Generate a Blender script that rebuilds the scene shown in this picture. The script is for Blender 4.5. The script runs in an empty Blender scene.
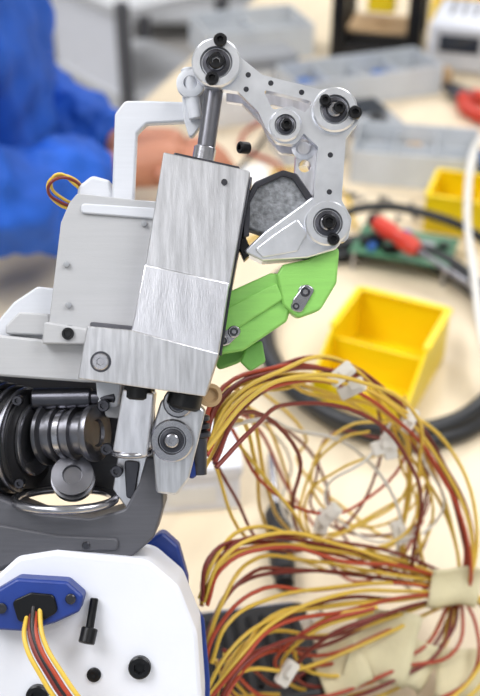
import bpy, bmesh, math, random
from mathutils import Vector, Matrix, Euler
R = random.Random(7)
D = bpy.data
scn = bpy.context.scene
TZ = 0.75            # bench top height
U = 0.0005           # robot drawing unit: half a millimetre

# ------------------------------------------------------------------ materials
def lin(c):
    return tuple(((x/255)/12.92 if x/255 <= .04045 else ((x/255+.055)/1.055)**2.4) for x in c)
def mk(name, rgb, rough=.5, metal=0.0, var=.1, scale=25, bump=.0, bscale=200, stretch=(1,1,1), coat=0, trans=0, alpha=1):
    m = D.materials.new(name); m.use_nodes = True
    nt = m.node_tree; n = nt.nodes; l = nt.links
    b = n['Principled BSDF']
    tc = n.new('ShaderNodeTexCoord'); mp = n.new('ShaderNodeMapping')
    mp.inputs['Scale'].default_value = stretch
    l.new(tc.outputs['Object'], mp.inputs['Vector'])
    no = n.new('ShaderNodeTexNoise'); no.inputs['Scale'].default_value = scale; no.inputs['Detail'].default_value = 4
    l.new(mp.outputs[0], no.inputs['Vector'])
    cr = n.new('ShaderNodeValToRGB')
    c = lin(rgb)
    cr.color_ramp.elements[0].position = .3; cr.color_ramp.elements[1].position = .7
    cr.color_ramp.elements[0].color = (*[x*(1-var) for x in c], 1)
    cr.color_ramp.elements[1].color = (*[min(1, x*(1+var)) for x in c], 1)
    l.new(no.outputs['Fac'], cr.inputs[0]); l.new(cr.outputs[0], b.inputs['Base Color'])
    b.inputs['Roughness'].default_value = rough; b.inputs['Metallic'].default_value = metal
    b.inputs['Coat Weight'].default_value = coat
    b.inputs['Transmission Weight'].default_value = trans
    b.inputs['Alpha'].default_value = alpha
    if bump:
        n2 = n.new('ShaderNodeTexNoise'); n2.inputs['Scale'].default_value = bscale; n2.inputs['Detail'].default_value = 3
        l.new(mp.outputs[0], n2.inputs['Vector'])
        bp = n.new('ShaderNodeBump'); bp.inputs['Strength'].default_value = bump; bp.inputs['Distance'].default_value = .001
        l.new(n2.outputs['Fac'], bp.inputs['Height']); l.new(bp.outputs[0], b.inputs['Normal'])
    return m
M = dict(
 alu=mk('brushed_aluminium',(204,204,208),.32,.92,.2,50,.12,300,(10,10,1)),
 alu2=mk('milled_aluminium',(218,218,224),.3,.92,.16,45,.12,300,(6,6,1)),
 silver=mk('bright_link_metal',(226,228,234),.3,.9,.09,90,.08,300),
 steel=mk('steel',(170,170,176),.22,.95,.15,60,.05,200),
 gun=mk('gunmetal',(120,120,126),.3,.92,.2,60,.05,200),
 dsteel=mk('dark_steel',(78,78,84),.3,.9,.2,60,.05,200),
 black=mk('black_oxide',(20,20,23),.35,.4,.2,60),
 rubber=mk('black_rubber',(28,28,31),.5,0,.2,40),
 greyp=mk('grey_print',(178,178,180),.5,0,.03,30,.12,300,(1,1,20)),
 lgrey=mk('pale_grey_print',(204,206,212),.45,0,.03,30,.08,300,(1,1,20)),
 whitep=mk('white_print',(228,230,238),.42,0,.02,20,.06,300),
 dgrey=mk('dark_grey_print',(80,80,86),.45,0,.08,40,.15,400,(1,1,15)),
 blue=mk('blue_print',(26,54,130),.42,0,.15,40,.1,300),
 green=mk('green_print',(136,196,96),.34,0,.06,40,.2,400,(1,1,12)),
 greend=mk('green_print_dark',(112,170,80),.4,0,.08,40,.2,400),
 mesh=mk('dark_grip_pad',(124,126,130),.7,0,.45,420,.5,900),
 yel=mk('wire_yellow',(222,186,72),.4,0,.1,20),
 brn=mk('wire_brown',(120,42,34),.4,0,.15,20),
 red=mk('wire_red',(172,64,38),.4,0,.12,20),
 blk=mk('wire_black',(35,30,32),.4,0,.1,20),
 wwire=mk('wire_white',(225,222,215),.4,0,.05,20),
 conn=mk('connector_white',(232,228,220),.45,0,.04,40),
 tape=mk('masking_tape',(220,210,172),.7,0,.06,60,.3,300),
 bin=mk('yellow_plastic',(246,214,14),.35,0,.03,10),
 wood=mk('birch_bench',(230,213,184),.4,0,.06,6,.05,80,(8,1,1)),
 hose=mk('black_hose',(26,28,32),.4,0,.1,40),
 floor=mk('grey_vinyl',(176,172,168),.5,0,.06,4),
 wall=mk('painted_wall',(222,222,220),.8,0,.02,3),
 ceil=mk('ceiling_tile',(235,235,232),.9,0,.02,3),
 cab=mk('cabinet_grey',(196,197,200),.45,0,.02,4),
 cabd=mk('cabinet_gap',(84,84,88),.6,0,.05,4),
 jacket=mk('blue_jacket',(22,88,192),.7,0,.25,14,.6,60),
 skin=mk('skin',(190,128,100),.5,0,.08,20,.1,200),
 hair=mk('dark_hair',(38,28,24),.6,0,.3,100,.6,300,(1,1,.1)),
 denim=mk('dark_trousers',(44,48,62),.8,0,.15,60,.3,300),
 pcb=mk('pcb_green',(70,120,88),.4,0,.2,90),
 plast=mk('cloudy_plastic',(214,218,222),.25,0,.06,30,.2,60,alpha=.8),
 clut=mk('grey_plastic',(150,152,156),.5,0,.06,20),
 redp=mk('red_plastic',(200,56,36),.4,0,.1,20),
 bluep=mk('blue_plastic',(50,100,170),.4,0,.1,20),
 paper=mk('paper',(232,231,228),.8,0,.02,20),
 card=mk('cardboard',(180,150,112),.8,0,.06,20),
 eye=mk('eye_white',(235,235,230),.3), lips=mk('lips',(170,95,85),.5), lens=mk('screen_dark',(40,46,56),.15),
)

# ------------------------------------------------------------------ helpers
def link(o, parent=None):
    scn.collection.objects.link(o)
    if parent: o.parent = parent
    return o
def empty(name, loc=(0,0,0), rot=(0,0,0)):
    e = D.objects.new(name, None); e.empty_display_size = .02
    e.location = loc; e.rotation_euler = rot
    return link(e)
def finish(me, mat, smooth=True, ang=35):
    me.materials.append(mat)
    if smooth:
        me.shade_smooth(); me.set_sharp_from_angle(angle=math.radians(ang))
def fillet(pts, seg=6):
    out = []; n = len(pts)
    for i, p in enumerate(pts):
        if len(p) < 3: out.append(Vector(p[:2])); continue
        c = Vector(p[:2]); a = Vector(pts[i-1][:2]); b = Vector(pts[(i+1) % n][:2]); r = p[2]
        da = (a-c); db = (b-c)
        la, lb = da.length, db.length; da.normalize(); db.normalize()
        th = da.angle(db)
        t = min(r/max(math.tan(th/2), .05), la*.48, lb*.48)
        s, e = c+da*t, c+db*t
        for k in range(seg+1):
            f = k/seg
            out.append(s*(1-f)**2 + c*2*f*(1-f) + e*f*f)
    return out
def circ(u, v, r, n=28):
    return [Vector((u+r*math.cos(2*math.pi*k/n), v+r*math.sin(2*math.pi*k/n))) for k in range(n)]
def loft2d(loops, d0, d1, conv):
    """flat outline (first loop) with holes -> extruded mesh"""
    cu = D.curves.new('t', 'CURVE'); cu.dimensions = '2D'; cu.fill_mode = 'BOTH'; cu.extrude = abs(d1-d0)/2
    for lp in loops:
        s = cu.splines.new('POLY'); s.points.add(len(lp)-1)
        for q, p in zip(s.points, lp): q.co = (p[0], p[1], 0, 1)
        s.use_cyclic_u = True
    o = D.objects.new('t', cu); scn.collection.objects.link(o)
    bpy.context.view_layer.update()
    dg = bpy.context.evaluated_depsgraph_get()
    me = D.meshes.new_from_object(o.evaluated_get(dg))
    D.objects.remove(o); D.curves.remove(cu)
    me.materials.clear()
    bm = bmesh.new(); bm.from_mesh(me)
    bmesh.ops.remove_doubles(bm, verts=bm.verts, dist=1e-6)
    bmesh.ops.dissolve_limit(bm, angle_limit=math.radians(1), verts=bm.verts, edges=bm.edges)
    mid = (d0+d1)/2
    for v in bm.verts: v.co = conv(v.co.x, v.co.y, mid+v.co.z)
    bmesh.ops.recalc_face_normals(bm, faces=bm.faces)
    bm.to_mesh(me); bm.free()
    return me
def plate(name, parent, outline, d0, d1, mat, holes=(), bev=1.2):
    """robot plate: outline in drawing units (u right, v down), thickness along depth"""
    loops = [[((p.x-240)*U, (348-p.y)*U) for p in fillet(outline)]]
    for h in holes:
        loops.append([((p[0]-240)*U, (348-p[1])*U) for p in (fillet(h) if not isinstance(h[0], Vector) else h)])
    me = loft2d(loops, d0*U, d1*U, lambda x, y, z: Vector((x, z, y)))
    finish(me, mat)
    o = link(D.objects.new(name, me), parent)
    if bev:
        b = o.modifiers.new('bevel', 'BEVEL'); b.width = bev*U; b.segments = 2; b.limit_method = 'ANGLE'; b.angle_limit = math.radians(35)
    return o
def P(u, v, d=0): return Vector(((u-240)*U, d*U, (348-v)*U))
def lathe_w(name, parent, o, axis, prof, mat, seg=32, hexed=()):
    axis = Vector(axis).normalized(); q = axis.to_track_quat('Z', 'Y')
    bm = bmesh.new(); rings = []
    for i, (r, h) in enumerate(prof):
        ring = []
        for k in range(seg):
            a = 2*math.pi*k/seg; rr = r
            if i in hexed:
                t = (a + math.pi/6) % (math.pi/3) - math.pi/6
                rr = r*.87/math.cos(t)
            ring.append(bm.verts.new(Vector(o)+q@Vector((rr*math.cos(a), rr*math.sin(a), h))))
        rings.append(ring)
    for a, b in zip(rings, rings[1:]):
        for k in range(seg): bm.faces.new((a[k], a[(k+1) % seg], b[(k+1) % seg], b[k]))
    bm.faces.new(rings[0][::-1]); bm.faces.new(rings[-1])
    bmesh.ops.recalc_face_normals(bm, faces=bm.faces)
    me = D.meshes.new(name); bm.to_mesh(me); bm.free(); finish(me, mat)
    return link(D.objects.new(name, me), parent)
def lathe(name, parent, c, axis, prof, mat, seg=32, hexed=()):
    return lathe_w(name, parent, P(*c), axis, [(max(r,.01)*U, h*U) for r, h in prof], mat, seg, hexed)
def rod(name, parent, a, b, r, mat, ch=1.0, r2=None):
    pa, pb = P(*a), P(*b); L = (pb-pa).length/U; r2 = r2 or r
    return lathe(name, parent, a, pb-pa, [(r-ch, 0), (r, ch), (r2, L-ch), (r2-ch, L)], mat)
def screw(name, parent, c, r, mat=None, axis=(0,-1,0), h=8):
    return lathe(name, parent, c, axis, [(r*.5,-3),(r*.9,-3),(r,-2),(r,h-1),(r*.88,h),(r*.55,h),(r*.5,h-4),(.01,h-4)], mat or M['black'], 24, (5,6))
def bearing(name, parent, c, r, mat=None):
    lathe(name+'_ring', parent, c, (0,-1,0), [(r*.6,-10),(r-1,-10),(r,-9),(r,3),(r-1.5,4.5),(r*.66,4.5),(r*.62,3.5),(r*.6,1),(.01,1)], mat or M['silver'])
    lathe(name+'_race', parent, c, (0,-1,0), [(r*.5,0),(r*.56,1.2),(r*.56,3.2),(r*.4,3.8),(r*.38,2),(.01,2)], M['dsteel'])
    lathe(name+'_hub', parent, c, (0,-1,0), [(r*.32,0),(r*.32,5),(r*.26,6),(r*.15,6),(r*.14,3),(.01,3)], M['steel'], 24, (3,4))
def tube(name, parent, lists, r, mat, cyc=False, res=6):
    cu = D.curves.new(name, 'CURVE'); cu.dimensions = '3D'; cu.bevel_depth = r; cu.bevel_resolution = 3; cu.resolution_u = res
    for pts in lists:
        s = cu.splines.new('BEZIER'); s.bezier_points.add(len(pts)-1)
        for b, p in zip(s.bezier_points, pts):
            b.co = p; b.handle_left_type = b.handle_right_type = 'AUTO'
        s.use_cyclic_u = cyc
    cu.use_fill_caps = True
    cu.materials.append(mat)
    return link(D.objects.new(name, cu), parent)
def box(name, parent, c, size, mat, rz=0, bev=.002, taper=1.0):
    bm = bmesh.new(); bmesh.ops.create_cube(bm, size=1)
    for v in bm.verts:
        t = taper if v.co.z < 0 else 1
        v.co = Vector((v.co.x*size[0]*t, v.co.y*size[1]*t, v.co.z*size[2]))
    bmesh.ops.rotate(bm, verts=bm.verts, cent=(0,0,0), matrix=Matrix.Rotation(rz, 3, 'Z'))
    bmesh.ops.translate(bm, verts=bm.verts, vec=Vector(c))
    me = D.meshes.new(name); bm.to_mesh(me); bm.free(); finish(me, mat)
    o = link(D.objects.new(name, me), parent)
    if bev:
        b = o.modifiers.new('bevel', 'BEVEL'); b.width = bev; b.segments = 2
    return o

# ------------------------------------------------------------------ room
box('floor', None, (0,2,-.05), (8,9,.1), M['floor'], bev=0)
box('wall_back', None, (0,6.05,1.4), (8,.1,2.8), M['wall'], bev=0)
box('wall_left', None, (-3.55,2,1.4), (.1,8,2.8), M['wall'], bev=0)
box('wall_right', None, (3.55,2,1.4), (.1,8,2.8), M['wall'], bev=0)
box('ceiling', None, (0,1.8,2.85), (7.2,8.6,.1), M['ceil'], bev=0)
box('baseboard_back', None, (0,5.985,.05), (7,.02,.1), M['cab'], bev=.004)

# bench
bench = empty('workbench', (0.34,1.05,0), (0,0,math.radians(-18)))
BW, BL = 1.5, 2.9
box('top', bench, (.1,0,TZ-.015), (BW,BL,.03), M['wood'], bev=.004)
for i,(x,y) in enumerate([(-.58,-1.35),(.78,-1.35),(-.58,1.35),(.78,1.35)]):
    box('leg_%d'%(i+1), bench, (x,y,(TZ-.03)/2), (.05,.05,TZ-.03), M['clut'], bev=.004)
for i,y in enumerate((-1.35,1.35)):
    box('apron_%d'%(i+1), bench, (.1,y,TZ-.07), (1.3,.03,.07), M['clut'], bev=.003)

# ------------------------------------------------------------------ robot hand
rb = empty('robotic_hand', (0,.4096,1.0832), (math.radians(-35),0,0))
# forearm shell
plate('forearm_shell', rb, [(-60,620),(-10,582,20),(22,553,14),(60,547),(150,556,26),(180,582,20),(198,628,16),(203,700),(203,1105),(-60,1105)], -20, 60, M['whitep'], bev=4)
plate('forearm_blue_gasket', rb, [(-60,700),(140,566,26),(176,592,20),(202,636,16),(208,700),(208,1080),(-60,1080)], 61, 68, M['blue'], bev=2)
plate('blue_wrist_cover', rb, [(120,590),(134,562,6),(156,544,8),(174,560,6),(184,596,8),(184,625),(120,625)], 70, 96, M['blue'], bev=3)
plate('forearm_back_shell', rb, [(-60,700),(130,620,26),(190,660,20),(203,1010),(-60,1010)], 97, 150, M['dgrey'], bev=4)
screw('shell_bolt_1', rb, (142,660,-22), 11, h=5); screw('shell_bolt_2', rb, (42,688,-22), 11, h=5)
lathe('shell_hole_disc', rb, (97,668,-20), (0,-1,0), [(6,-2),(7,0),(7,2),(5.5,3),(2,3),(.01,2)], M['black'])  # solid black disc, painted in for the dark inside a small hole
rod('loose_screw_shank', rb, (98,592,-24), (94,622,-32), 4, M['black'])
screw('loose_screw_head', rb, (94,622,-32), 8, axis=P(92,632,-36)-P(94,622,-32), h=12)
plate('connector_housing', rb, [(-10,612),(4,582,6),(26,569,8),(74,572,8),(90,586,6),(86,601,6),(62,612,8),(34,620,6),(0,618)], -42, -19, M['blue'], bev=2.5)
plate('connector_recess', rb, [(22,590,6),(40,582,6),(62,584,6),(66,600,6),(50,610,6),(28,610,6)], -45, -40, M['black'], bev=1)
lathe('connector_screw', rb, (12,597,-43), (0,-1,0), [(5,0),(5,1.5),(3,2),(.01,1)], M['dsteel'])
lathe('connector_screw_b', rb, (78,588,-43), (0,-1,0), [(5,0),(5,2),(4,3),(.01,3)], M['dsteel'])
for i,(c,dx,dy) in enumerate([('yel',-10,3),('yel',8,-6),('brn',-4,0),('red',2,-3),('blk',-1,-9)]):
    tube('servo_wire_%d'%(i+1), rb, [[P(42+dx*.6,598+dy,-38),P(48+dx,622,-62),P(68+dx*1.2,655,-70),P(96+dx*1.3,700,-66),P(120+dx,780,-50),P(130+dx,900,-30)]], 2.3*U, M[c])
# dark wrist cradle
plate('wrist_cradle', rb, [(-40,478),(0,496),(40,512),(92,517),(126,508,10),(140,482),(147,456,3),(164,456,3),(164,505),(155,536,20),(132,556,18),(60,550),(22,560),(-40,590)], -10, 45, M['dgrey'], bev=3)
plate('cradle_lip', rb, [(-40,516),(0,522),(60,533,20),(120,536,20),(120,548,6),(60,549),(22,558),(-40,584)], -13, -9, M['dgrey'], bev=2)
lathe('cradle_pin', rb, (88,543,-12), (0,-1,0), [(4,0),(4,2),(3,3),(.01,3)], M['dsteel'])
plate('wrist_back_plate', rb, [(-40,372),(150,385),(150,500),(-40,500)], 55, 62, M['dgrey'])
# motor / pulleys
ax = Vector((.94,-.32,-.03))
for k in range(5):
    c=P(-24,441,40)+ax.normalized()*k*11*U; rr_=62-k*2
    lathe_w('drive_pulley_rim_%d'%k, rb, c, ax, [((rr_-8)*U,0),((rr_-1)*U,0),(rr_*U,U),(rr_*U,3*U),((rr_-1)*U,4*U),((rr_-8)*U,4*U)], M['gun'], 48)
    lathe_w('drive_pulley_groove_%d'%k, rb, c, ax, [((rr_-14)*U,3.5*U),((rr_-5)*U,3.6*U),((rr_-7)*U,7*U),((rr_-5)*U,10.8*U),((rr_-14)*U,11*U)], M['rubber'], 48)
lathe('drive_pulley_hub', rb, (24,440,26), ax, [(52,-6),(50,0),(34,2),(30,8),(14,8),(12,2),(.01,2)], M['dsteel'], 48)
lathe('drive_pulley_hub_ring', rb, (24,440,26), ax, [(30,5),(36,5),(38,6),(38,9),(36,10),(30,10)], M['steel'], 48)
pr=[(12,0),(30,0),(32,2),(32,6),(26,8),(26,14),(29,15),(29,19),(24,20),(24,34),(27,35),(27,39),(22,40),(22,52),(28,53),(29,56),(28,60),(14,60),(12,57),(.01,57)]
lathe('spool', rb, (42,436,22), Vector((.93,-.36,.05)), pr, M['gun'], 40)
lathe('spool_bright_band', rb, (42,436,22), Vector((.93,-.36,.05)), [(24,21),(26,22),(26,28),(24,29)], M['steel'], 40)
lathe('spool_upper_shaft', rb, (30,400,15), Vector((1,-.1,.02)), [(9,0),(11,2),(11,60),(8,62),(8,85),(6,87)], M['dsteel'])
lathe('idler_gear', rb, (72,478,5), Vector((.1,-1,.5)), [(20,-14),(22,-12),(22,-4),(16,-3),(16,4),(21,5),(21,8),(10,9),(9,6),(.01,6)], M['gun'])
pts=[]
for k in range(18):
    a=2*math.pi*k/18; pts.append(P(64+50*math.cos(a),500-5*math.sin(a),6+38*math.sin(a)))
tube('chrome_ring', rb, [pts], 4.5*U, M['steel'], True)
plate('wrist_strut', rb, [(118,450),(150,452),(144,512,3),(128,512,3),(112,490)], 5, 20, M['alu2'])
plate('wrist_strut_slot', rb, [(124,460,4),(140,462,4),(134,500,4),(126,498,4)], 1, 6, M['dsteel'])
for i,(u,v,r) in enumerate([(20,400,5),(105,405,6),(118,470,6),(108,448,6),(22,482,5)]):
    screw('mech_screw_%d'%(i+1), rb, (u,v,-6), r, M['dsteel'])
# grey bar & housing
plate('grey_side_bar', rb, [(-40,331),(0,335),(80,343),(150,346),(150,384),(84,382),(-40,373)], -8, 40, M['greyp'], bev=2.5)
plate('grey_bar_underside_clamp', rb, [(95,378,4),(122,380,4),(118,408,6),(98,406,6)], 0, 25, M['lgrey'], bev=2)
plate('bar_upper_flange', rb, [(-40,320),(-5,322,6),(12,302,5),(36,286,7),(54,288,3),(58,342),(-40,336)], 6, 40, M['lgrey'], bev=2)
plate('flange_rib', rb, [(6,326,4),(20,312,4),(50,314,3),(52,336),(6,334)], -4, 8, M['greyp'], bev=2)
plate('palm_housing', rb, [(50,342),(56,290),(64,225,4),(72,206,8),(80,196,6),(168,206,5),(160,334),(100,330),(92,340)], -18, 40, M['greyp'], bev=4, holes=[circ(72,332,6)])
plate('palm_housing_back', rb, [(72,212),(76,184,8),(90,173,8),(108,178,4),(112,196),(165,200),(165,240),(72,240)], 12, 60, M['lgrey'], bev=3)
plate('palm_housing_recess', rb, [(84,206,6),(162,211,6),(160,222,4),(84,216,4)], -21, -17, M['lgrey'], bev=1.5)
plate('palm_lower_edge', rb, [(92,322,3),(150,328,3),(148,336),(96,334)], -21, -14, M['dgrey'], bev=1)
plate('palm_foot', rb, [(48,322,4),(96,330,4),(96,345),(46,344)], -22, 20, M['greyp'], bev=2)
lathe('palm_foot_hole', rb, (72,334,-23), (0,-1,0), [(5,-1),(6,0),(6,1.5),(4,1.5),(3.5,.2),(.01,.2)], M['black'])
for i,(u,v) in enumerate([(72,306),(70,266),(146,226)]):
    lathe('palm_pin_%d'%(i+1), rb, (u,v,-19), (0,-1,0), [(3,0),(3,2),(2,2.5),(.01,2.5)], M['clut'])
tube('palm_wire_loops', rb, [[P(75,200,40),P(60,196,20),P(50,184,5),P(58,174,0),P(72,182,10),P(80,190,30)],[P(75,204,40),P(56,202,20),P(46,186,8),P(54,176,4),P(70,176,10),P(84,192,30)]], 1.6*U, M['yel'])
tube('palm_wire_loop_red', rb, [[P(75,202,40),P(58,200,18),P(48,190,0),P(56,180,-4),P(74,180,10),P(82,192,30)]], 1.6*U, M['brn'])
# arch
plate('arch_frame', rb, [(110,222),(114,112,8),(124,99,8),(150,99),(205,101,4),(207,119,4),(146,122,6),(136,132,5),(132,222)], 6, 20, M['lgrey'], bev=2)
plate('arch_frame_tab', rb, [(182,98,4),(186,74,8),(204,74,6),(206,118),(190,140,4),(184,120)], 0, 12, M['lgrey'], bev=2)
# aluminium block
plate('actuator_block', rb, [(167,161,1.5),(250,179,1.5),(230,290),(149,272)], -46, 16, M['alu'], bev=1.4)
plate('actuator_block_lower', rb, [(149,268),(230,286),(219,358),(134,344)], -48, 16, M['alu2'], bev=1.4)
plate('actuator_clamp', rb, [(95,327,1.5),(137,331),(220,353),(207,394,1.5),(86,377,2)], -52, 14, M['alu'], bev=1.4)
plate('actuator_side_plate', rb, [(238,178),(252,182),(232,290),(222,356),(214,352)], -30, 26, M['dsteel'], bev=1.2)
plate('block_top_cap', rb, [(176,158,2),(240,172,2),(239,178),(174,165)], -30, 6, M['dsteel'], bev=1)
lathe('clamp_screw', rb, (108,361,-53), (0,-1,0), [(8,-1),(8,1),(7,2),(4,2),(3.6,.3),(.01,.3)], M['steel'], 24, (3,4))
lathe('clamp_screw_seat', rb, (108,361,-52), (0,-1,0), [(9,-1),(10,0),(10,.4),(8,.4)], M['dsteel'])
lathe('block_pin_1', rb, (225,190,-47), (0,-1,0), [(3,0),(3,1.5),(.01,1.5)], M['dsteel'])
# push rod
rod('push_rod', rb, (219,62,-14), (203,176,-14), 9, M['gun'])
rod('push_rod_collar', rb, (206,150,-14), (202,172,-14), 11, M['steel'])
rod('push_rod_fork_pin', rb, (188,70,-6), (196,120,-4), 7, M['lgrey'])
# linkage
link_out=[(224,48),(242,66,6),(262,82),(318,96),(334,94,8),(353,104,10),(356,128,10),(343,144,4),(339,204),(349,222,8),(345,244,8),(320,248,8),(306,234,6),(311,212),(316,152),(302,139),(294,150,8),(276,148,8),(265,134),(258,118),(238,98,4),(222,96)]
plate('linkage_front_plate', rb, link_out, -26, -14, M['silver'], holes=[[(262,96,3),(312,108,4),(303,119,3),(290,112,4),(272,116,5)]], bev=1.5)
plate('linkage_back_plate', rb, [(p[0]-4 if p[0]>300 else p[0]+4, p[1]+2)+tuple(p[2:]) for p in link_out], 14, 24, M['alu2'], holes=[[(268,100,3),(306,110,4),(297,118,3),(276,116,5)]], bev=1.2)
plate('linkage_web', rb, [(296,146,4),(318,150,3),(314,196,3),(302,204,3),(294,186,3)], -10, 18, M['alu2'], holes=[circ(304,168,6)], bev=1.5)
bearing('joint_top', rb, (217,72,-30), 24); bearing('joint_knuckle', rb, (332,117,-28), 22)
bearing('joint_inner', rb, (284,132,-28), 16); bearing('joint_tip', rb, (325,227,-28), 22)
lathe('joint_back', rb, (303,150,-8), (0,-1,0), [(12,0),(12,4),(8,5),(6,3),(.01,3)], M['alu2'])
lathe('ear_bearing', rb, (191,86,-8), (0,-1,0), [(10,-6),(14,-5),(14,4),(12,5),(7,5),(6,0),(.01,0)], M['lgrey'])
for i,(u,v,r) in enumerate([(221,51,6.5),(213,88,6.5),(217,71,8),(351,121,6.5),(322,109,5.5),(336,116,6),(285,132,5.5),(330,243,6),(326,226,7)]):
    screw('joint_screw_%d'%(i+1), rb, (u,v,-33), r, h=6)
rod('pivot_pin_knuckle', rb, (352,118,-30), (352,118,26), 4, M['black'])
for i,(u,v) in enumerate([(248,82),(270,90),(300,99),(328,160),(327,196),(246,96)]):
    lathe('link_dimple_%d'%(i+1), rb, (u,v,-26), (0,-1,0), [(2.6,-1),(2.6,.4),(.01,.4)], M['dsteel'])
screw('stray_screw', rb, (246,150,-10), 6, axis=(-1,-.6,0), h=8)
# fingertip
plate('fingertip_pad', rb, [(246,206,4),(256,188,5),(282,177,4),(294,181,3),(308,202,3),(300,216),(264,236),(246,230,4)], -20, 15, M['mesh'], bev=2)
plate('fingertip_pad_frame', rb, [(244,206),(254,186,8),(282,174,6),(296,178,4),(311,200),(305,204),(291,183),(282,180),(258,191),(250,206),(249,238),(243,240)], -24, -12, M['dsteel'], bev=1)
plate('fingertip_wedge', rb, [(243,254,3),(264,234),(300,208),(310,200,3),(346,219,4),(343,240,5),(333,252,4),(306,260,6),(262,263,4)], -25, 20, M['silver'], bev=2)
plate('fingertip_wedge_step', rb, [(254,252,3),(272,238,2),(296,222,3),(306,236,4),(296,254,4),(262,260,3)], -27, -20, M['silver'], bev=1.2)
plate('fingertip_shim', rb, [(238,226),(248,200),(246,240),(252,254),(244,262),(239,250)], -18, 10, M['black'], bev=1)
# green finger
plate('green_distal_link', rb, [(282,266,5),(306,261,3),(338,247,5),(335,284,8),(319,311,12),(297,319,8),(282,306),(276,276,4)], -18, 22, M['green'], bev=2.5)
plate('green_proximal_link', rb, [(228,293,4),(270,274,4),(283,275,3),(292,303,3),(286,322,4),(243,351,10),(212,356,4),(218,325)], -14, 26, M['green'], bev=2.5)
plate('green_link_groove', rb, [(226,309,3),(276,284,3),(283,300,3),(236,330,4),(222,334,3)], -17, -12, M['green'], bev=1.5)
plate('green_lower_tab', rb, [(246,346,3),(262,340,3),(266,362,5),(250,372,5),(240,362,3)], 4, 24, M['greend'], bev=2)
def washer(n,u,v,r):
    lathe(n+'_washer', rb, (u,v,-17), (0,-1,0), [(r,-2),(r,1),(r-1,1.8),(r*.6,1.8),(r*.55,1),(.01,1)], M['steel'])
    screw(n+'_screw', rb, (u,v,-17), r*.7, M['dsteel'], h=4)
plate('green_joint_strap', rb, [(292,300,5),(304,284,6),(314,290,5),(300,314,5),(290,310,4)], -20, -15, M['steel'], bev=1)
washer('green_joint',304,293,7); washer('green_joint_b',295,307,5)
plate('green_base_strap', rb, [(218,334,5),(236,324,6),(242,332,5),(226,348,5)], -17, -13, M['steel'], bev=1)
washer('green_base',234,332,6); washer('green_base_b',224,341,5)
# lower tendon assembly
plate('tendon_guide', rb, [(127,388,2),(157,392,2),(150,453,3),(117,448,3)], -36, 0, M['alu2'], bev=1.5)
rod('tendon_nut_left', rb, (141,384,-26), (140,398,-26), 14, M['black'], 2)
rod('tendon_nut_right', rb, (188,390,-26), (184,407,-26), 17, M['black'], 3)
pts=[]
for k in range(26):
    a=2*math.pi*k/26; pts.append(P(134+18*math.cos(a),450-2*math.sin(a),-18+18*math.sin(a)))
tube('tendon_cable_tie', rb, [pts], 3*U, M['steel'], True)
plate('rocker_link', rb, [(163,398,6),(192,396,8),(206,410,6),(200,436,5),(190,476,6),(178,492,6),(158,490,4),(153,430,6)], -22, 8, M['alu'], bev=2)
bearing('rocker_joint', rb, (174,438,-26), 21, M['steel'])
bearing('rocker_upper_joint', rb, (180,401,-24), 15, M['steel'])
lathe('spring_stack', rb, (198,414,-6), (.05,0,-1), [(8,0),(12,2),(12,6),(8,8),(12,10),(12,14),(8,16),(12,18),(12,22),(8,24),(6,60)], M['dsteel'])
plate('blue_motor_flange', rb, [(186,428,6),(200,424,6),(207,436,4),(205,466,6),(192,480,6),(184,470)], -10, 24, M['blue'], bev=2.5)
lathe('tendon_bushing', rb, (208,396,22), (.3,-1,0), [(10,0),(12,2),(12,8),(8,9),(6,4),(.01,4)], M['card'])
# rear bracket seen between parts
plate('rear_bracket', rb, [(100,388),(128,388),(124,420,5),(104,418,5)], 10, 40, M['greyp'])
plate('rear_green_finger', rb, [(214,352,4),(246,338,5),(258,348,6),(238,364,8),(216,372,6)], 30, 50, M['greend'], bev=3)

# ------------------------------------------------------------------ wire harness (local mm: x right, depth, up)
wh = empty('wire_harness', (0,.4096,1.0832), (math.radians(-35),0,0))
def bundle(name, pts, cols, sp, r=.0013, seed=1, taper=True):
    rr = random.Random(seed); groups = {}
    n=len(pts)
    for i,c in enumerate(cols):
        ox,oy,oz = [rr.uniform(-1,1) for _ in range(3)]
        lst=[]
        for k,p in enumerate(pts):
            e = min(k, n-1-k)/(n/2); w = sp*(.3+1.1*e) if taper else sp
            j=.5
            lst.append(Vector(p)/1000 + Vector(((ox+rr.uniform(-j,j))*w,(oy+rr.uniform(-j,j))*w,(oz+rr.uniform(-j,j))*w)))
        groups.setdefault(c,[]).append(lst)
    for c,l in groups.items():
        tube('%s_%s'%(name,c), wh, l, r, M[c])
bundle('arch', [(-19,20,-54),(-10,40,-31),(17,80,-16),(56,120,-17),(99,160,-38),(135,190,-77),(157,200,-127),(160,215,-172),(150,262,-190)], ['yel','brn','yel','red','brn','yel','brn','yel','red'], .010, seed=3)
bundle('arch_inner', [(-19,22,-58),(-6,45,-40),(22,85,-27),(60,125,-30),(98,160,-58),(118,190,-100),(120,215,-150),(138,250,-180)], ['yel','brn','yel','yel','wwire','brn'], .018, seed=5)
bundle('drop', [(-18,25,-60),(-2,60,-35),(18,110,-60),(28,170,-100),(40,230,-140),(70,250,-165)], ['yel','yel','brn'], .014, seed=8)
bundle('mid_loops', [(-10,110,-30),(22,200,-45),(45,250,-80),(60,270,-120),(90,270,-150),(125,250,-150),(140,240,-120)], ['yel','red','brn','wwire','yel'], .022, seed=11)
bundle('loose_loops', [(100,180,-60),(70,190,-75),(48,200,-100),(60,205,-128),(100,210,-140),(130,215,-120),(125,205,-80),(105,190,-62)], ['yel','wwire','brn','yel','yel'], .018, r=.001, seed=41, taper=False)
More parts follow.
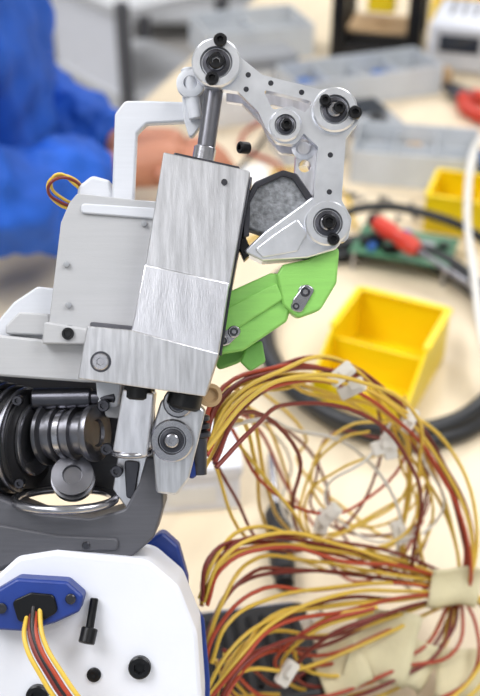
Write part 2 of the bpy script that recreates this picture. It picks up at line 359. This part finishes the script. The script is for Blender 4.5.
bundle('cross_loops', [(-8,100,-60),(20,140,-110),(50,180,-140),(90,200,-130),(115,200,-90),(105,190,-50)], ['yel','brn','yel','red'], .020, r=.0011, seed=47, taper=False)
bundle('fan_1', [(158,222,-170),(110,200,-150),(60,160,-132),(10,120,-118),(-14,95,-128),(-22,90,-150)], ['yel','brn','brn','red','yel','brn','yel','red'], .008, seed=13)
bundle('fan_2', [(158,224,-174),(105,190,-160),(45,150,-147),(5,115,-146),(-14,95,-162),(-20,88,-185)], ['yel','brn','brn','yel','red'], .010, seed=17)
bundle('fan_3', [(158,226,-178),(110,190,-172),(60,150,-166),(20,120,-166),(-4,95,-182),(-20,80,-205)], ['yel','brn','red','yel','yel'], .010, seed=19)
bundle('fan_4', [(158,230,-182),(100,190,-190),(50,160,-200),(10,120,-190),(-12,95,-196),(-20,80,-222)], ['yel','brn','yel','brn','red'], .011, seed=23)
bundle('fan_5', [(156,232,-184),(130,210,-215),(70,190,-230),(30,160,-210),(50,140,-180),(90,150,-170)], ['yel','brn','yel','red'], .010, seed=29)
bundle('fan_6', [(158,232,-180),(150,215,-215),(110,200,-232),(60,180,-238),(20,160,-235),(0,130,-215),(-10,110,-190)], ['yel','brn','brn','yel','red','yel'], .014, seed=31)
bundle('fan_7', [(160,225,-170),(175,215,-195),(168,205,-225),(140,190,-245),(100,180,-260)], ['yel','brn','yel','red'], .012, seed=37)
def lbox(name, c, size, rot, mat):
    bm=bmesh.new(); bmesh.ops.create_cube(bm,size=1)
    for v in bm.verts: v.co=Vector((v.co.x*size[0],v.co.y*size[1],v.co.z*size[2]))/1000
    bmesh.ops.bevel(bm, geom=bm.edges[:], offset=.0008, segments=2, affect='EDGES')
    me=D.meshes.new(name); bm.to_mesh(me); bm.free(); finish(me,mat)
    o=link(D.objects.new(name,me),wh); o.location=Vector(c)/1000; o.rotation_euler=rot; return o
for i,(c,rot) in enumerate([((62,112,-16),(0,.9,0)),((69,118,-25),(.3,1.1,0)),((112,165,-48),(0,.5,.4)),((100,170,-66),(.2,-.2,0)),((56,180,-118),(0,.3,.5)),((60,172,-112),(.2,.8,0)),((112,205,-130),(0,-.3,.2)),((48,150,-178),(0,1.2,.1)),((96,170,-66),(0,1.3,.2)),((30,140,-208),(0,.6,.2))]):
    lbox('connector_%d'%(i+1), c, (9,6,17), rot, M['conn'])
    lbox('connector_latch_%d'%(i+1), (c[0]+2,c[1]-4,c[2]+2), (5,3,8), rot, M['conn'])
def flag(name, c, w, h, rot, seed):
    rr=random.Random(seed); bm=bmesh.new(); bmesh.ops.create_grid(bm,x_segments=10,y_segments=8,size=.5)
    for v in bm.verts:
        x,y=v.co.x,v.co.y
        v.co=Vector((x*w, 3*math.sin(x*5+seed)+2*math.sin(y*6)+rr.uniform(-.5,.5), y*h+3*math.sin(x*4)))/1000
    me=D.meshes.new(name); bm.to_mesh(me); bm.free(); finish(me,M['tape'])
    o=link(D.objects.new(name,me),wh); o.location=Vector(c)/1000; o.rotation_euler=rot
    s=o.modifiers.new('thick','SOLIDIFY'); s.thickness=.0006
flag('tape_flag_1',(150,200,-168),34,28,(.1,.2,0),1)
flag('tape_flag_2',(98,190,-206),44,50,(-.2,.35,.1),2)
flag('tape_flag_3',(70,182,-218),34,34,(-.3,-.3,.2),3)
flag('tape_flag_4',(124,200,-222),26,36,(-.3,.8,.2),4)
flag('tape_flag_5',(160,210,-232),44,36,(-.4,.3,.2),5)

# ------------------------------------------------------------------ items on the bench
def yellow_bin(name, x, y, rz, s=1.0, z=TZ+.0015):
    e = empty(name, (x,y,z), (0,0,rz))
    w,l,h=.10*s,.13*s,.062*s; t=.003
    prof=[(-l/2,0),(l/2,0),(l/2,h),(-l*.12,h),(-l*.5,h*.45)]
    def side(nm,xx):
        me=loft2d([prof],-t/2,t/2,lambda a,b,c:Vector((xx+c,a,b))); finish(me,M['bin']); link(D.objects.new(nm,me),e)
    side('side_1',-w/2); side('side_2',w/2)
    box('base',e,(0,0,t/2),(w,l,t),M['bin'],bev=.001)
    box('back',e,(0,l/2,h/2),(w,t,h),M['bin'],bev=.001)
    box('front_lip',e,(0,-l/2,h*.22),(w,t,h*.45),M['bin'],bev=.001)
    box('divider',e,(0,-l*.1,h*.38),(w,t,h*.76),M['bin'],bev=.001)
    box('rim_1',e,(-w/2,l*.19,h),(.008*s,l*.64,.004),M['bin'],bev=.001)
    box('rim_2',e,(w/2,l*.19,h),(.008*s,l*.64,.004),M['bin'],bev=.001)
    box('rim_back',e,(0,l/2,h),(w,.008*s,.004),M['bin'],bev=.001)
    box('label_holder',e,(0,-l/2-.002,h*.25),(w*.6,.002,h*.25),M['bin'],bev=.0005)
    return e
yellow_bin('parts_bin', .144,.830, math.radians(-26), .97)
yellow_bin('parts_bin', .30,1.17, math.radians(70), .8)
yellow_bin('parts_bin', .50,2.03, math.radians(-60), 1.4)

pts=[]
for k in range(40):
    a=2*math.pi*k/20+2.2
    f=1+.03*math.sin(a*1.3+k*.05)
    pts.append(Vector((.155+.130*f*math.cos(a), .90+.18*f*math.sin(a), TZ+.011+ (.010 if k>20 else 0)+.002*math.sin(a*2))))
tube('air_hose', None, [pts], .0088, M['hose'])
tube('power_cable', None, [[Vector((a,b,TZ+c)) for a,b,c in [(.10,1.10,.03),(.16,1.15,.034),(.24,1.13,.034),(.30,1.05,.034),(.31,.94,.03),(.33,.80,.006),(.40,.70,.006)]]], .006, M['hose'])
tube('charging_cable', None, [[Vector(p) for p in [(.50,1.60,TZ+.006),(.40,1.44,TZ+.01),(.315,1.25,TZ+.075),(.276,1.09,TZ+.06),(.258,.95,TZ+.055),(.245,.80,TZ+.04),(.26,.66,TZ+.006)]]], .0048, M['wwire'])

pc=empty('circuit_board',(.20,1.065,TZ+.026),(0,0,-.35))
box('board',pc,(0,0,0),(.12,.075,.002),M['pcb'],bev=.0005)
for i,(a,b) in enumerate([(-.055,-.032),(.055,-.032),(-.055,.032),(.055,.032)]): lathe_w('standoff_%d'%i,pc,(a,b,-.025),(0,0,1),[(.003,0),(.003,.025)],M['steel'],12)
for i in range(14):
    box('chip_%d'%i,pc,(R.uniform(-.05,.05),R.uniform(-.03,.03),.004),(R.uniform(.006,.018),R.uniform(.006,.016),.006),M[R.choice(['black','bluep','clut','black'])],bev=.0005)
def screwdriver(name,a,b,mat):
    a=Vector(a);b=Vector(b);e=empty(name,a); d=b-a;L=d.length
    lathe_w('handle',e,(0,0,0),d,[(.006,0),(.010,.004),(.011,.03),(.008,.04),(.011,.05),(.011,.07),(.006,.08)],mat)
    lathe_w('cap',e,(0,0,0),d,[(.004,-.012),(.008,-.008),(.008,.001)],M['black'])
    lathe_w('shaft',e,(0,0,0),d,[(.003,.078),(.003,L-.01),(.0015,L)],M['steel'])
screwdriver('screwdriver',(.165,1.085,TZ+.048),(.262,.93,TZ+.044),M['redp'])
screwdriver('screwdriver',(.035,.55,TZ+.012),(.028,.70,TZ+.012),M['rubber'])
screwdriver('screwdriver',(.35,1.36,TZ+.012),(.37,1.22,TZ+.012),M['bluep'])

def organizer(name,x,y,rz,w,l,h,nx,ny,fill):
    e=empty(name,(x,y,TZ),(0,0,rz)); t=.003
    box('base',e,(0,0,t/2),(w,l,t),M['plast'],bev=.001)
    for s in (-1,1):
        box('wall_x%d'%s,e,(s*w/2,0,h/2),(t,l,h),M['plast'],bev=.001)
        box('wall_y%d'%s,e,(0,s*l/2,h/2),(w,t,h),M['plast'],bev=.001)
    for i in range(1,nx): box('div_x%d'%i,e,(-w/2+w*i/nx,0,h*.4),(.002,l,h*.8),M['plast'],bev=0)
    for i in range(1,ny): box('div_y%d'%i,e,(0,-l/2+l*i/ny,h*.4),(w,.002,h*.8),M['plast'],bev=0)
    for i in range(nx):
        for j in range(ny):
            c=R.choice(fill)
            if c: 
                for q in range(3):
                    box('part_%d%d%d'%(i,j,q),e,(-w/2+w*(i+.5)/nx+R.uniform(-.2,.2)*w/nx,-l/2+l*(j+.5)/ny+R.uniform(-.2,.2)*l/ny,t+.006+q*.006),(w/nx*.4,l/ny*.35,.012),M[c],rz=R.uniform(0,3),bev=.002)
organizer('parts_organizer',.25,1.33,-.2,.17,.11,.05,3,2,['clut','paper','card',None])
organizer('parts_organizer',.20,1.64,.35,.26,.10,.05,4,1,['paper','clut','bluep','lens'])
organizer('parts_organizer',.02,1.86,.3,.2,.13,.06,2,2,['paper','clut','conn'])
organizer('parts_organizer',.10,1.40,.25,.09,.09,.045,2,1,['clut','lens','redp'])
# test meter
tm=empty('multimeter',(.20,1.48,TZ+.016),(0,0,.3))
box('body',tm,(0,0,0),(.075,.12,.03),M['clut'],bev=.006); box('screen',tm,(0,.02,.016),(.06,.06,.002),M['lens'],bev=.001)
lathe_w('dial',tm,(0,-.035,.015),(0,0,1),[(.014,0),(.014,.005),(.011,.007)],M['black'])
# white bench instrument
bi=empty('bench_power_supply',(.43,1.80,TZ),(0,0,-.3))
box('case',bi,(0,0,.045),(.16,.16,.085),M['whitep'],bev=.006)
box('front_panel',bi,(0,-.081,.045),(.14,.004,.07),M['cab'],bev=.001); box('display',bi,(-.025,-.084,.055),(.07,.003,.03),M['lens'],bev=.001)
for i,(x,z) in enumerate([(.04,.06),(.04,.03)]): lathe_w('knob_%d'%i,bi,(x,-.083,z),(0,-1,0),[(.009,0),(.009,.012),(.007,.014)],M['black'])
for i in range(6): box('top_vent_%d'%i,bi,(-.05+i*.02,.02,.088),(.006,.09,.002),M['cabd'],bev=0)
# printer style black frame
fr=empty('desktop_frame',(.26,1.86,TZ),(0,0,-.25))
w,l,h=.16,.14,.26
box('base',fr,(0,0,.015),(w,l,.03),M['black'],bev=.004)
for i,(a,b) in enumerate([(-1,-1),(1,-1),(-1,1),(1,1)]): box('post_%d'%i,fr,(a*(w/2-.012),b*(l/2-.012),h/2),(.026,.026,h),M['black'],bev=.002)
for s in (-1,1):
    box('rail_a%d'%s,fr,(0,s*(l/2-.008),h),(w,.016,.016),M['black'],bev=.002); box('rail_b%d'%s,fr,(s*(w/2-.008),0,h),(.016,l,.016),M['black'],bev=.002)
box('carriage',fr,(0,0,.10),(.05,.04,.05),M['bin'],bev=.004); box('bed',fr,(0,0,.05),(.11,.1,.006),M['card'],bev=.001)
# tape rolls
def roll(name,x,y,r,h,mat,z=TZ):
    lathe_w(name,None,(x,y,z),(0,0,1),[(r*.6,0),(r-.002,0),(r,.002),(r,h-.002),(r-.002,h),(r*.6,h),(r*.58,h-.002),(r*.58,.002)],mat)
roll('tape_roll',.345,1.69,.022,.025,M['card'])
roll('tape_roll',.10,1.19,.022,.02,M['card'])
# red-handled pliers
pl_=empty('pliers',(.385,1.57,TZ+.014),(0,0,.5))
for s in (-1,1):
    tube('grip_%d'%(s+2),pl_,[[Vector((s*.008,.02,0)),Vector((s*.030,-.01,0)),Vector((s*.034,-.05,0)),Vector((s*.024,-.09,0))]],.012,M['redp'])
    tube('jaw_%d'%(s+2),pl_,[[Vector((s*.008,.02,0)),Vector((s*.010,.045,0)),Vector((s*.003,.075,0))]],.007,M['dsteel'])
lathe_w('pivot',pl_,(0,.025,-.008),(0,0,1),[(.012,0),(.014,.002),(.014,.015),(.012,.017)],M['gun'])
# cartons
def carton(name,x,y,w,l,h,rz,mat):
    e=empty(name,(x,y,TZ),(0,0,rz))
    box('body',e,(0,0,h/2),(w,l,h),mat,bev=.002)
    box('lid',e,(0,0,h),(w+.004,l+.004,.012),mat,bev=.002)
    box('label',e,(0,-l/2-.001,h*.45),(w*.5,.001,h*.4),M['paper'],bev=0)
carton('small_carton',-.045,.665,.085,.06,.045,.1,M['whitep'])
carton('small_carton',.03,1.69,.12,.07,.05,.3,M['clut'])
carton('small_carton',-.02,1.53,.10,.07,.05,.35,M['paper'])
for i,(x,y,rz,w,l) in enumerate([(.01,1.31,.3,.07,.07),(-.04,.93,-.3,.10,.13)]):
    box('paper_sheet' if i==0 else 'paper_sheet.%03d'%i,None,(x,y,TZ+.0015),(w,l,.001),M['paper'],rz=rz,bev=0)
# loose hardware scattered on the bench (one object)
bm=bmesh.new(); rr=random.Random(12)
for i in range(16):
    x=rr.uniform(-.02,.07); y=rr.uniform(-.04,.05)
    s=rr.uniform(.0025,.005); L=rr.uniform(.004,.016)
    mt=Matrix.Translation((x,y,s))@Matrix.Rotation(rr.uniform(0,6),4,'Z')@Matrix.Rotation(math.pi/2,4,'X')
    bmesh.ops.create_cone(bm,cap_ends=True,segments=6,radius1=s,radius2=s,depth=s,matrix=mt)
    bmesh.ops.create_cone(bm,cap_ends=True,segments=10,radius1=s*.5,radius2=s*.5,depth=L,matrix=mt@Matrix.Translation((0,0,L/2)))
me=D.meshes.new('loose_screws'); bm.to_mesh(me); bm.free(); finish(me,M['gun']); o=link(D.objects.new('loose_screws',me)); o.location=(.17,1.215,TZ+.001)
# loose test leads further back
for nm,c,pl in [('test_lead','red',[(.02,1.2),(.06,1.33),(.0,1.42),(.08,1.53),(.14,1.5),(.15,1.42)]),('test_lead','blk',[(-.03,1.25),(.03,1.42),(.06,1.5),(.12,1.52),(.15,1.44)]),('test_lead','yel',[(.0,1.1),(.08,1.24),(.05,1.32),(.13,1.28),(.15,1.15)])]:
    tube(nm,None,[[Vector((a,b,TZ+.004)) for a,b in pl]],.003,M[c])
# dark power supply near base
ps=empty('power_adapter',(.01,.455,TZ),(0,0,.15))
box('case',ps,(0,0,.02),(.09,.085,.04),M['rubber'],bev=.006)
for i in range(7): box('vent_%d'%i,ps,(-.03+.01*i,0,.041),(.004,.06,.002),M['black'],bev=0)
box('terminal_strip',ps,(0,.046,.015),(.08,.012,.024),M['bluep'],bev=.002)
carton('tool_case',.14,.375,.10,.08,.014,-.3,M['cabd'])

# ------------------------------------------------------------------ background furniture
cb=empty('drawer_cabinet',(-.72,3.4,0),(0,0,math.radians(14)))
box('carcass',cb,(0,.25,.35),(.72,.5,.66),M['cab'],bev=.005)
for i in range(6):
    z=.07+i*.105
    box('drawer_front_%d'%(i+1),cb,(0,-.01,z),(.66,.02,.085),M['cab'],bev=.004)
    box('drawer_handle_%d'%(i+1),cb,(0,-.028,z+.02),(.42,.018,.018),M['cabd'],bev=.003)
box('plinth',cb,(0,.25,.01),(.68,.46,.02),M['cabd'],bev=0)
cb2=empty('storage_shelf',(.3,4.4,0))
for i in range(4): box('shelf_%d'%(i+1),cb2,(0,0,.1+i*.45),(1.6,.4,.03),M['cab'],bev=.003)
for i,(a,b) in enumerate([(-.78,-.18),(.78,-.18),(-.78,.18),(.78,.18)]): box('upright_%d'%(i+1),cb2,(a,b,.8),(.04,.04,1.6),M['cabd'],bev=.003)
st=empty('rolling_cart',(-.30,2.85,0),(0,0,math.radians(38)))
for i,z in enumerate((.12,.36,.60)): box('tray_%d'%(i+1),st,(0,0,z),(.34,.42,.03),M['cab'],bev=.004)
for i,(a,b) in enumerate([(-.16,-.2),(.16,-.2),(-.16,.2),(.16,.2)]):
    box('post_%d'%(i+1),st,(a,b,.35),(.03,.03,.56),M['cabd'],bev=.003)
    lathe_w('caster_%d'%(i+1),st,(a-.012,b,.035),(1,0,0),[(.02,0),(.034,.003),(.034,.021),(.02,.024)],M['rubber'])
box('side_panel',st,(-.155,0,.35),(.01,.38,.5),M['whitep'],bev=.002)
box('tray_load',st,(0,0,.175),(.2,.3,.08),M['paper'],bev=.01)

# ------------------------------------------------------------------ seated person
pe=empty('seated_person',(0,0,0))
folds=D.textures.new('cloth_folds','CLOUDS'); folds.noise_scale=.06
def skin_mesh(name, verts, edges, mat, sub=2, parent=pe, cloth=False):
    me=D.meshes.new(name); me.from_pydata([v[:3] for v in verts],edges,[]); me.materials.append(mat)
    o=link(D.objects.new(name,me),parent)
    o.modifiers.new('skin','SKIN')
    for i,v in enumerate(verts):
        s=me.skin_vertices[0].data[i]; s.radius=(v[3],v[3]); s.use_root=(i==0)
    m=o.modifiers.new('sub','SUBSURF'); m.levels=sub; m.render_levels=sub
    if cloth:
        m.levels=m.render_levels=4
        d=o.modifiers.new('folds','DISPLACE'); d.texture=folds; d.strength=.045; d.mid_level=.5
    o.modifiers['skin'].use_smooth_shade=True
    return o
J=[(-.46,1.22,.58,.14),(-.43,1.22,.72,.15),(-.385,1.22,.90,.18),(-.37,1.22,1.06,.16),(-.37,1.22,1.16,.075),(-.365,1.22,1.21,.06),
   (-.37,1.05,1.12,.08),(-.34,.97,.97,.08),(-.285,.97,.86,.078),(-.22,1.04,.86,.07),(-.155,1.12,.850,.050),
   (-.37,1.38,1.12,.08),(-.39,1.46,.98,.065),(-.35,1.42,.84,.062),(-.26,1.34,.83,.06),(-.16,1.25,.83,.045)]
skin_mesh('jacket',J,[(0,1),(1,2),(2,3),(3,4),(4,5),(3,6),(6,7),(7,8),(8,9),(9,10),(3,11),(11,12),(12,13),(13,14),(14,15)],M['jacket'],cloth=True)
L_=[(-.48,1.22,.58,.13),(-.42,1.11,.54,.09),(-.2,1.08,.52,.075),(-.06,1.08,.49,.06),(-.08,1.08,.25,.05),(-.10,1.08,.09,.04),(-.42,1.33,.54,.09),(-.2,1.36,.52,.075),(-.06,1.36,.49,.06),(-.08,1.36,.25,.05),(-.10,1.36,.09,.04)]
skin_mesh('trousers',L_,[(0,1),(1,2),(2,3),(3,4),(4,5),(0,6),(6,7),(7,8),(8,9),(9,10)],M['denim'])
for i,y in enumerate((1.08,1.36)):
    skin_mesh('shoe_%d'%(i+1),[(-.12,y,.05,.042),(-.04,y,.04,.042),(.06,y,.03,.032)],[(0,1),(1,2)],M['rubber'])
def hand(name, w, d, side):
    d=Vector(d).normalized(); s=Vector((0,0,1)).cross(d)*side; w=Vector(w); up=Vector((0,0,1))
    skin_mesh(name+'_palm',[(*(w-d*.03),.027),(*(w+d*.02),.028),(*(w+d*.055),.034),(*(w+d*.085),.028)],[(0,1),(1,2),(2,3)],M['skin'])
    for k,(o,l) in enumerate([(-.027,.068),(-.009,.078),(.009,.073),(.026,.058)]):
        b=w+d*.075+s*o; p1=b+d*l*.45+up*.004; p2=p1+d*l*.3-up*.014; p3=p2+d*l*.15-up*.018
        skin_mesh('%s_finger_%d'%(name,k+1),[(*b,.0095),(*p1,.009),(*p2,.0085),(*p3,.007)],[(0,1),(1,2),(2,3)],M['skin'])
    b=w+d*.03-s*.024; p1=b+d*.025-s*.022-up*.006; p2=p1+d*.03-s*.006-up*.008
    skin_mesh(name+'_thumb',[(*b,.013),(*p1,.011),(*p2,.0085)],[(0,1),(1,2)],M['skin'])
hand('right_hand',(-.145,1.135,.845),(.75,.5,-.1),1)
hand('left_hand',(-.152,1.243,.828),(.85,-.1,-.06),-1)
# head (slightly bowed, facing the bench)
hd=empty('head',(-.33,1.22,1.33),(0,math.radians(25),0)); hd.parent=pe
bm=bmesh.new(); bmesh.ops.create_uvsphere(bm,u_segments=32,v_segments=24,radius=1)
for v in bm.verts:
    x,y,z=v.co; jaw=1-.28*max(0,-z); 
    v.co=Vector((x*.095*jaw+ (.012 if z<0 else 0), y*.076*jaw, z*.12))
me=D.meshes.new('face'); bm.to_mesh(me); bm.free(); finish(me,M['skin'],ang=180); link(D.objects.new('face',me),hd)
bm=bmesh.new(); bmesh.ops.create_uvsphere(bm,u_segments=32,v_segments=24,radius=1)
for v in bm.verts:
    x,y,z=v.co; k=1.0 if not (x>.35 and z<.35) else .86
    if z<-.45: k*=.8
    v.co=Vector((x*.104*k-.006, y*.084*k, z*.126*k+.008))
me=D.meshes.new('hair'); bm.to_mesh(me); bm.free(); finish(me,M['hair'],ang=180); link(D.objects.new('hair',me),hd)
skin_mesh('nose',[(.090,0,.02,.008),(.104,0,-.01,.009),(.108,0,-.022,.011),(.095,0,-.03,.008)],[(0,1),(1,2),(2,3)],M['skin'],parent=hd)
skin_mesh('mouth',[(.094,-.022,-.058,.004),(.102,0,-.058,.006),(.094,.022,-.058,.004)],[(0,1),(1,2)],M['lips'],parent=hd)
for s in (-1,1):
    lathe_w('eye_%d'%(s+2),hd,(.083,s*.03,.012),(1,0,0),[(.008,-.002),(.011,.002),(.009,.008),(.004,.010)],M['eye']); lathe_w('iris_%d'%(s+2),hd,(.093,s*.03,.012),(1,0,0),[(.005,0),(.004,.001)],M['black'])
    skin_mesh('ear_%d'%(s+2),[(0,s*.078,.02,.012),(-.006,s*.084,0,.012),(0,s*.078,-.022,.009)],[(0,1),(1,2)],M['skin'],parent=hd)
skin_mesh('neck',[(-.37,1.22,1.16,.055),(-.345,1.22,1.27,.052)],[(0,1)],M['skin'])
# person's stool
ps2=empty('work_stool',(-.50,1.22,0))
lathe_w('seat',ps2,(0,0,.36),(0,0,1),[(.15,0),(.18,.01),(.18,.035),(.15,.05)],M['rubber'])
lathe_w('column',ps2,(0,0,.05),(0,0,1),[(.03,0),(.025,.01),(.025,.31)],M['steel'])
for k in range(5):
    a=k*2*math.pi/5; lathe_w('foot_%d'%k,ps2,(0,0,.07),(math.cos(a),math.sin(a),-.2),[(.016,0),(.012,.26)],M['rubber'],12)

# ------------------------------------------------------------------ lights
def panel(name,x,y,p,sz=1.2):
    l=D.lights.new(name,'AREA'); l.shape='SQUARE'; l.size=sz; l.energy=p; l.color=(.965,.975,1)
    o=link(D.objects.new(name,l)); o.location=(x,y,2.74)
    bm=empty(name+'_fixture',(x,y,2.78))
    for i,(a,b,c,d) in enumerate([(0,sz/2+.02,sz+.08,.04),(0,-sz/2-.02,sz+.08,.04),(sz/2+.02,0,.04,sz),(-sz/2-.02,0,.04,sz)]): box('trim_%d'%i,bm,(a,b,0),(c,d,.05),M['cab'],bev=.002)
panel('ceiling_panel_a',-1.2,.2,44); panel('ceiling_panel_b',1.2,.2,32); panel('ceiling_panel_c',-1.2,3.0,40); panel('ceiling_panel_d',1.2,3.0,40)
panel('added_highlight_panel',-.7,-1.5,6,.9)  # added panel behind the camera, put in for highlights on the metal
w=D.worlds.new('lab_daylight'); scn.world=w; w.use_nodes=True
w.node_tree.nodes['Background'].inputs[0].default_value=(.86,.93,1,1); w.node_tree.nodes['Background'].inputs[1].default_value=.55
scn.view_settings.view_transform='Standard'
scn.view_settings.exposure=.08

# ------------------------------------------------------------------ camera
cam=D.cameras.new('camera'); co=link(D.objects.new('camera',cam)); co.location=(0,0,1.37); co.rotation_euler=(math.radians(55),0,0)
cam.sensor_fit='VERTICAL'; cam.sensor_height=36; cam.lens=51.72; cam.clip_start=.02
cam.dof.use_dof=True; cam.dof.focus_distance=.49; cam.dof.aperture_fstop=7.0
scn.camera=co
